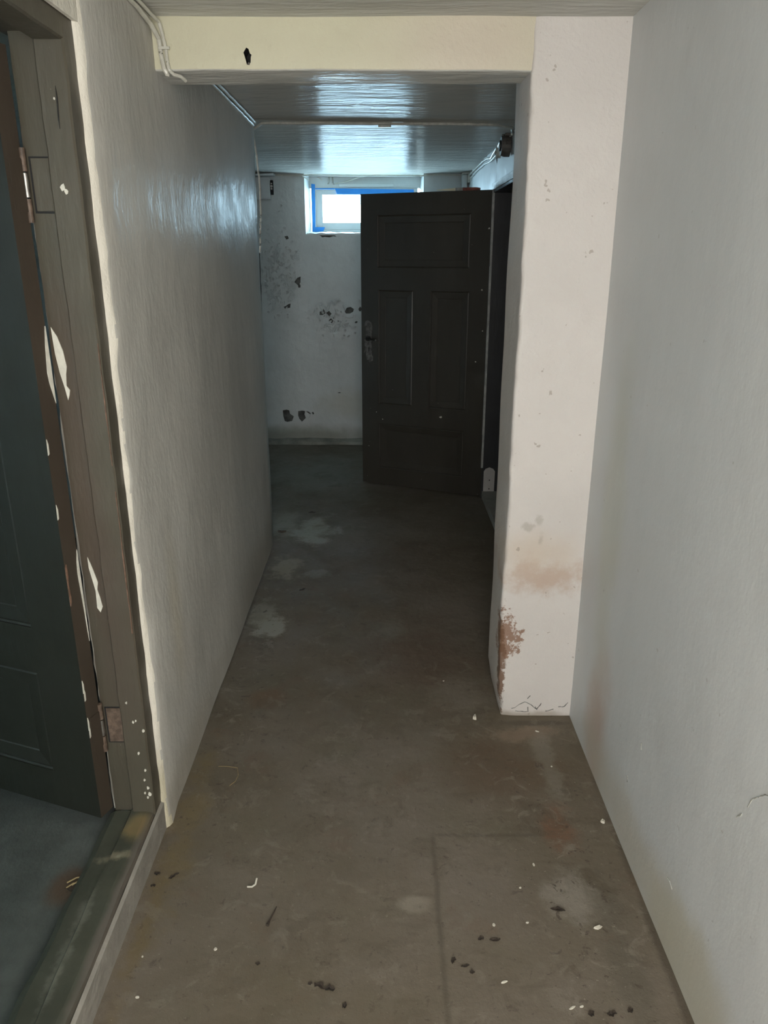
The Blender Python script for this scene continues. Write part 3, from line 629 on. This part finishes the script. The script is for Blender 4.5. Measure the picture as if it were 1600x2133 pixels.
# ------------------------------------------------------------------ cables and fittings
def wpath(pts, n=6, j=.0012, seed=0):
    out = []
    for i in range(len(pts)-1):
        a, b = Vector(pts[i]), Vector(pts[i+1])
        for k in range(n):
            p = a.lerp(b, k/n); jj = 0 if (i == 0 and k == 0) else j
            out.append((p+Vector((nz(p, 25, jj, seed), nz(p, 25, jj, seed+1), nz(p, 25, jj, seed+2))))[:])
    return out+[tuple(pts[-1])]
X = -.3945
def cable(name, parts, m, label, cat='cable', r=.0026, group=None):
    mb = MB()
    for i, p in enumerate(parts): mb.tube(wpath(p, 7, .0016, 90+i*5+len(label)), r, 8)
    return tag(mb.build(name, m), label, cat, group)
cable('cable', [[(X, .2, 1.3765), (X, 1.40, 1.374), (X+.003, 1.462, 1.366), (-.386, 1.4855, 1.350), (-.384, 1.4865, 1.33), (-.3815, 1.4868, 1.303), (-.377, 1.490, 1.294)]], M['cable'],
      'cream painted cable down the left end of the beam, thicker one', r=.0040)
cable('cable', [[(X+.008, .2, 1.3795), (X+.008, 1.40, 1.3785), (-.381, 1.475, 1.372), (-.3785, 1.4862, 1.352), (-.375, 1.4868, 1.325), (-.372, 1.4868, 1.303), (-.366, 1.492, 1.297), (-.356, 1.499, 1.2945), (-.350, 1.51, 1.290)]], M['cable'],
      'thinner cream cable hugging the beam left end with a stub below', r=.0030)
cl = MB().box(-.387, -.368, 1.4815, 1.487, 1.333, 1.3375, .001).build('cable_clip', M['cable']); tag(cl, 'small painted clip pinning the cables at the beam left end', 'clip')
XL = -.399
cable('cable', [[(XL+.003, 1.605, 1.374), (XL+.002, 2.0, 1.3735), (XL+.002, 2.35, 1.373), (XL+.001, 2.56, 1.3725)]], M['cable'], 'shiny cable along the left wall and ceiling corner past the beam, lower', r=.0040)
cable('cable', [[(XL+.012, 1.605, 1.3775), (XL+.010, 2.0, 1.378), (XL+.011, 2.3, 1.3775), (XL+.009, 2.55, 1.3775)]], M['cable'], 'shiny cable along the left wall and ceiling corner past the beam, upper', r=.0038)
cable('cable', [[(-.406, 2.598, 1.365), (-.393, 2.585, 1.372), (-.372, 2.565, 1.3795), (-.25, 2.568, 1.380), (.0, 2.572, 1.3795), (.2, 2.585, 1.3795), (.35, 2.60, 1.3795), (.405, 2.66, 1.3795), (.419, 2.72, 1.376)]], M['cable_dirty'],
      'grey cable crossing the ceiling from left wall to right wall', r=.0042)
tag(MB().box(-.018, .022, 2.615, 2.628, 1.375, 1.3825, .0012).build('ceiling_clip', M['cable_dirty']), 'small dark bar clip on the ceiling behind the cross cable', 'clip')
cable('cable', [[(-.4055, 2.5975, 1.364), (-.404, 2.600, 1.33), (-.398, 2.604, 1.28), (-.395, 2.605, 1.20), (-.3955, 2.605, 1.12), (-.4005, 2.603, 1.055), (-.404, 2.600, 1.005)]], M['cable_dirty'],
      'pale cable hanging down the far end of the left wall', r=.0034)
cable('cable', [[(-.4055, 2.5965, 1.004), (-.4065, 2.5965, .9), (-.408, 2.5965, .80)]], M['black'], 'thin black wire on the left wall end, below the pale cable', r=.0020)
cable('cable', [[(-.60, 4.128, 1.377), (-.43, 4.128, 1.375), (-.41, 4.128, 1.373), (-.38, 4.16, 1.3555)]], M['cable'], 'cable running along the top of the end wall left of the window', r=.0034)
cable('cable', [[(-.405, 4.128, 1.376), (-.30, 4.15, 1.3775), (-.10, 4.15, 1.376), (.10, 4.15, 1.3765), (.19, 4.13, 1.374), (.25, 4.125, 1.3775), (.40, 4.125, 1.376)]], M['cable'],
      'cable along the ceiling over the window recess to the white boxes', r=.0034)
for k, x in enumerate((-.2855, -.2665)):
    cable('cable', [[(x, BY-.010, 1.3805), (x, BY-.012, 1.352), (x+.006*(1 if k else -1), BY-.012, 1.3465)]], M['cable_dirty'], 'short grey cable stub above the window, '+('right' if k else 'left')+' one of the two', r=.0036)
cable('cable', [[(-.255, BY-.020, 1.3490), (-.22, BY-.020, 1.353), (-.17, BY-.03, 1.365), (-.13, BY-.05, 1.3765), (-.10, BY-.06, 1.380)]], M['cable'], 'thin white cable slanting up above the window vent strip', r=.0026)
cable('cable', [[(-.345, BY-.012, 1.380), (-.33, BY-.012, 1.372), (-.322, BY-.012, 1.3655)]], M['cable'], 'short white cable end above the tape at the window left', r=.0028)
cable('cable', [[(.418, 2.74, 1.372), (.419, 2.9, 1.368), (.417, 3.0, 1.3765), (.418, 3.1, 1.374), (.419, 3.25, 1.357), (.417, 3.35, 1.366), (.418, 3.5, 1.372), (.418, 3.75, 1.371), (.417, 4.0, 1.368), (.418, 4.08, 1.360)]], M['cable'],
      'sagging white cable along the top of the right wall behind the pillar', r=.0034)
cable('cable', [[(.4185, 3.10, 1.352), (.419, 3.25, 1.346), (.4185, 3.45, 1.355), (.419, 3.75, 1.357), (.4185, 4.0, 1.348)]], M['cable_dirty'], 'thin grey cable behind the sagging one on the right wall', r=.0024)
# junction boxes
jb = root('junction_box', (.415, 2.80, 1.335), 'dark brown round junction box high on the right wall beside the pillar', 'junction box')
def roundbox(c, r, d, n, hole):
    mb = MB(); vs = []; fs = []
    prof = [(r, 0), (r, -.6*d), (r*.86, -d), (r*.30, -d), (r*.30, -d*.8)] if not hole else [(r, 0), (r, -.7*d), (r*.8, -d), (r*.55, -d), (r*.5, -d*.5)]
    for (q, x) in prof: vs += [(c[0]+x, c[1]+q*math.cos(k*2*math.pi/n), c[2]+q*math.sin(k*2*math.pi/n)) for k in range(n)]
    for i in range(len(prof)-1): fs += [(i*n+k, i*n+(k+1) % n, i*n+n+(k+1) % n, i*n+n+k) for k in range(n)]
    fs += [tuple(range(n)), tuple((len(prof)-1)*n+k for k in range(n))]
    return mb.add(vs, fs)
bx = roundbox((.422, 2.80, 1.345), .034, .030, 20, False); bx.box(.402, .420, 2.825, 2.842, 1.335, 1.352, .002).box(.402, .420, 2.77, 2.80, 1.372, 1.381, .002); bx.build('box_body', M['box'], jb)
roundbox((.3925, 2.80, 1.345), .017, .006, 16, False).build('box_cap', M['iron'], jb)
MB().tube([(.395, 2.79, 1.376), (.403, 2.80, 1.378), (.412, 2.81, 1.378)], .0035, 8).build('gland', M['steel'], jb)
jc = root('cable_clamp', (.415, 3.0, 1.355), 'small pale ring clamp on the right wall cable next to the brown box', 'clamp')
roundbox((.422, 3.01, 1.350), .020, .018, 18, True).build('ring', M['cable_dirty'], jc)
MB().tube([(.412, 3.0, 1.345), (.400, 3.0, 1.347)], .0045, 8).build('screw', M['steel'], jc)
MB().tube([(.41, 2.86, 1.375), (.405, 2.93, 1.370), (.408, 2.97, 1.362)], .0028, 8).build('wire', M['steel'], jc)
wb = root('white_box', (.42, 4.05, 1.32), 'white plastic cable box in the far right ceiling corner', 'box')
MB().box(.388, .412, 4.07, 4.13, 1.315, 1.372, .002).build('box_body', M['winframe'], wb)
MB().box(.384, .420, 4.05, 4.13, 1.3735, 1.3815, .001).build('box_lid', M['cable_dirty'], wb)
wb2 = MB().box(.4125, .4245, 4.04, 4.10, 1.335, 1.372, .002); tag(wb2.build('white_box', M['cable']), 'slim cream box on the right wall next to the white corner box', 'box')
# fuse box at the left end of the far wall
fb = root('fuse_box', (-.62, 4.13, 1.26), 'flat grey painted cabinet high on the end wall beside the left wall corner', 'cabinet')
MB().box(-.70, -.572, 4.112, 4.145, 1.262, 1.366, .002).build('box_body', M['wall_right'], fb)
MB().box(-.698, -.576, 4.107, 4.1115, 1.265, 1.352, .001).build('door', M['wall_right'], fb)
lt = MB().box(-.5705, -.5575, 4.118, 4.140, 1.285, 1.352, .002).build('latch', M['black'], fb)
for z, r_ in ((1.336, .0035), (1.324, .006), (1.312, .0045)): MB().tube([(-.564, 4.1175, z), (-.564, 4.112, z)], r_, 10).build('bolt', M['steel'], lt)
tag(MB().poly([(-.70, 4.06, 1.372), (-.545, 4.06, 1.3795), (-.545, 4.06, 1.369), (-.70, 4.06, 1.367)], (0, .07, 0)).build('cable_duct', M['winframe']), 'short white cable duct under the ceiling above the grey cabinet', 'duct')

# paint brush lying on top of the far door
pb = root('paint_brush', (.36, 3.17, 1.2345), 'paint brush with cream handle and dark red bristles lying on the open door top', 'brush')
tb = lambda s, d, z: tf1(s, d, z)
zt = 1.2288
def brush(s0, s1, prof, m, nm):
    mb = MB(tb); vs = []; fs = []
    for (s, hw, hz) in prof:
        vs += [(s, .014-hw, zt+.0055-hz), (s, .014+hw, zt+.0055-hz), (s, .014+hw, zt+.0055+hz), (s, .014-hw, zt+.0055+hz)]
    n = len(prof)
    for i in range(n-1): fs += [(i*4+k, i*4+(k+1) % 4, i*4+4+(k+1) % 4, i*4+4+k) for k in range(4)]
    fs += [(0, 1, 2, 3), (4*n-4, 4*n-3, 4*n-2, 4*n-1)]
    mb.add(vs, fs).build(nm, m, pb)
brush(0, 0, [(.33, .003, .001), (.345, .005, .002), (.37, .006, .0030), (.395, .005, .0045), (.41, .007, .0055)], M['brush_wood'], 'handle')
brush(0, 0, [(.4101, .0095, .0055), (.418, .0095, .0053), (.4185, .010, .0056), (.440, .010, .0052)], M['steel'], 'ferrule')
brush(0, 0, [(.4401, .009, .0050), (.47, .010, .0054), (.495, .010, .0050), (.506, .009, .0036)], M['bristle'], 'bristles')

# ------------------------------------------------------------------ litter on the floor
def leaf(x, y, l, wd, a, label, m='leaf', curl=.25):
    mb = MB(); n = 7; top = []; bot = []
    ca, sa = math.cos(a), math.sin(a)
    for i in range(n):
        t = i/(n-1)*2-1; ww = wd*(max(0, 1-abs(t)**1.7))**.7*R.uniform(.35, 1.25)+wd*.06; bend = wd*R.uniform(-.45, .45)
        for q in (-1, 0, 1):
            X_, Y_ = l*t, ww*q+bend; z = .0006+abs(q)*ww*curl+.3*curl*l*max(0, t)**2*R.uniform(.7, 1.1)
            top.append((x+X_*ca-Y_*sa, y+X_*sa+Y_*ca, z+.0009)); bot.append((x+X_*ca-Y_*sa, y+X_*sa+Y_*ca, z))
    N_ = len(top); fs = []
    for i in range(n-1):
        for q in range(2):
            k = (i*3+q, i*3+q+1, i*3+q+4, i*3+q+3); fs += [k, tuple(N_+j for j in k[::-1])]
    for i in range(n-1): fs += [(i*3, i*3+3, N_+i*3+3, N_+i*3), (i*3+5, i*3+2, N_+i*3+2, N_+i*3+5)]
    fs += [(0, N_, N_+1, 1), (1, N_+1, N_+2, 2), (n*3-3, n*3-2, N_+n*3-2, N_+n*3-3), (n*3-2, n*3-1, N_+n*3-1, N_+n*3-2)]
    return tag(mb.add(top+bot, fs).build('dry_leaf' if m == 'leaf' else 'paint_flake', M[m]), label, 'leaf' if m == 'leaf' else 'flake', 'litter on the corridor floor')
def flake(x, y, l, wd, a, label, h=.0022):
    mb = MB(); n = 7; pts = []
    for k in range(n):
        q = 2*math.pi*k/n; rx, ry = l*math.cos(q)*R.uniform(.75, 1.1), wd*math.sin(q)*R.uniform(.7, 1.1)
        pts.append((x+rx*math.cos(a)-ry*math.sin(a), y+rx*math.sin(a)+ry*math.cos(a)))
    vs = [(p[0], p[1], 0.0004) for p in pts]+[(x+(p[0]-x)*.8, y+(p[1]-y)*.8, h*R.uniform(.6, 1.2)) for p in pts]
    fs = [tuple(range(n))[::-1], tuple(range(n, 2*n))]+[(k, (k+1) % n, n+(k+1) % n, n+k) for k in range(n)]
    return tag(mb.add(vs, fs).build('paint_flake', M['whitechip']), label, 'flake', 'litter on the corridor floor')
for x, y, l, wd, a, lb, h in [
    (.206, 1.478, .0050, .0085, .1, 'white plaster crumb standing out on the floor left of the pillar foot', .008),
    (.339, 1.4277, .0055, .0025, -.4, 'white flake on the floor just in front of the pillar', .002),
    (.3455, 1.3067, .0022, .0020, 0, 'tiny white speck of paint between the pillar and the right wall stain', .0015),
    (.4072, 1.1452, .0050, .0048, 0, 'round white crumb lying against the right wall', .006),
    (.2591, 1.0412, .0022, .0042, .1, 'small white flake beside the brown stain right of the joint line', .002),
    (.2273, .991, .0022, .0020, 0, 'tiny round white speck above the black leaf', .002),
    (.1732, .9176, .0030, .0030, .5, 'white crumb left of the black leaf, near the floor joint', .002),
    (.2269, .9221, .0030, .0025, .5, 'white crumb below the black leaf on its left', .002),
    (.3358, .9122, .0080, .0036, .3, 'largest white flake, right of the black leaf near the right wall', .003),
    (.1749, .8188, .0062, .0020, .3, 'slim white flake near the bottom of the floor, alone', .0015),
    (.2638, .779, .0062, .0022, .5, 'slim white flake at the bottom edge, left of a pair', .0015),
    (.2778, .7811, .0034, .0020, .4, 'small white flake at the bottom edge, right of a pair', .0015),
    (.1474, 1.6366, .0026, .0022, 0, 'tiny white crumb on the dark floor farther up left of the pillar', .002),
    (-.2561, .8733, .0036, .0026, .2, 'pale crumb on the left half of the floor below the twig', .002),
    (-.3508, .7949, .0036, .0022, 0, 'pale crumb at the lower left by the riser', .0015),
    (-.3632, .8608, .0020, .0018, 0, 'tiny white speck beside the whitish riser', .0015)]:
    flake(x, y, l, wd, a, lb, h)
for x, y, l, wd, a, lb in [
    (.28, .9462, .0120, .0038, -.15, 'largest black dry leaf on the pale patch near the right wall'),
    (.1709, .8903, .0085, .0032, .0, 'dark leaf scrap below the black leaf, longer of two'),
    (.1496, .892, .0050, .0036, .6, 'dark leaf scrap below the black leaf, shorter of two'),
    (.1041, .8535, .0060, .0036, 1.3, 'dark crumpled scrap at the floor joint, left of three'),
    (.1204, .8446, .0065, .0034, .3, 'dark crumpled scrap at the floor joint, middle of three'),
    (.1299, .8343, .0040, .0030, .2, 'dark crumpled scrap at the floor joint, lowest of three'),
    (.317, .7698, .0070, .0040, .1, 'dark leaf scrap at the lower right by the wall, left one'),
    (.3445, .7747, .0050, .0030, .6, 'dark leaf scrap at the lower right by the wall, right one'),
    (.2885, .7705, .0050, .0040, .2, 'dark scrap under the pair of white flakes'),
    (-.3573, 1.0167, .0095, .0036, .75, 'dark oblong leaf next to the threshold corner'),
    (-.3865, 1.021, .0055, .0038, .1, 'small dark crumb beside the riser, upper'),
    (-.3864, .9961, .0042, .0036, .1, 'small dark crumb beside the riser, lower'),
    (-.0928, .812, .0095, .0048, -.35, 'dark leaf scrap low in the middle of the floor, left of a pair'),
    (-.0787, .8082, .0085, .0046, .0, 'dark leaf scrap low in the middle of the floor, right of a pair'),
    (-.107, .8158, .0034, .0026, .2, 'dark crumb left of the pair of leaf scraps'),
    (-.188, .8486, .0036, .0032, .2, 'round dark crumb between twig and leaf pair'),
    (-.0553, .7811, .0034, .0060, .2, 'dark upright scrap below right of the leaf pair'),
    (-.2945, 2.9266, .0150, .0080, .1, 'dark scrap on the pale floor in front of the end wall'),
    (-.2569, 2.174, .0110, .0050, .7, 'dark scrap on the floor below the pale patches by the left wall')]:
    leaf(x, y, l, wd, a, lb)
mb = MB().tube([(-.2201-.008, .992, .002), (-.2201, .9915, .0025), (-.2201+.005, .996, .003), (-.2201+.006, 1.006, .006)], .0016, 6)
tag(mb.build('paint_flake', M['whitechip']), 'bent white sliver in the middle of the floor', 'flake', 'litter on the corridor floor')
mb = MB().tube([(-.1835, .915, .0022), (-.181, .925, .0022), (-.1765, .940, .0024), (-.1735, .951, .0026)], [.003, .0015, .0013, .0007], 6)
tag(mb.build('twig', M['twig']), 'thin dark twig lying on the left half of the floor', 'twig')
mb = MB().tube([(-.403, 2.70, .004), (-.388, 2.695, .004), (-.372, 2.698, .005)], [.003, .004, .002], 6)
tag(mb.build('twig', M['twig']), 'dark splinter at the foot of the left wall far end', 'twig')
mb = MB().tube(wpath([(-.3416, 1.3067, .001), (-.32, 1.306, .001), (-.3011, 1.3021, .001), (-.295, 1.2794, .001), (-.298, 1.26, .001), (-.307, 1.2458, .001)], 5, .0008, 5), .0006, 5)
tag(mb.build('thread', M['straw']), 'pale bent thread on the floor beside the left wall', 'thread')
for k, (a, b) in enumerate((((-.508, .955), (-.484, .968)), ((-.505, .945), (-.488, .955)), ((-.498, .95), (-.480, .962)))):
    mb = MB().tube([(a[0], a[1], .0475), ((a[0]+b[0])/2, (a[1]+b[1])/2+.002, .049), (b[0], b[1], .0475)], .0012, 6)
    tag(mb.build('straw', M['straw']), ('longest', 'lowest', 'shortest')[k]+' straw bit lying on the side room floor behind the threshold', 'straw', 'straw behind the threshold')
tag(leaf(-.49, .945, .013, .008, .3, 'x'), 'brown leaf under the straw behind the threshold')
for o in bpy.data.objects:
    if o.get('label') == 'brown leaf under the straw behind the threshold': o.location.z = .0452*H
    if '_base' in o: del o['_base']
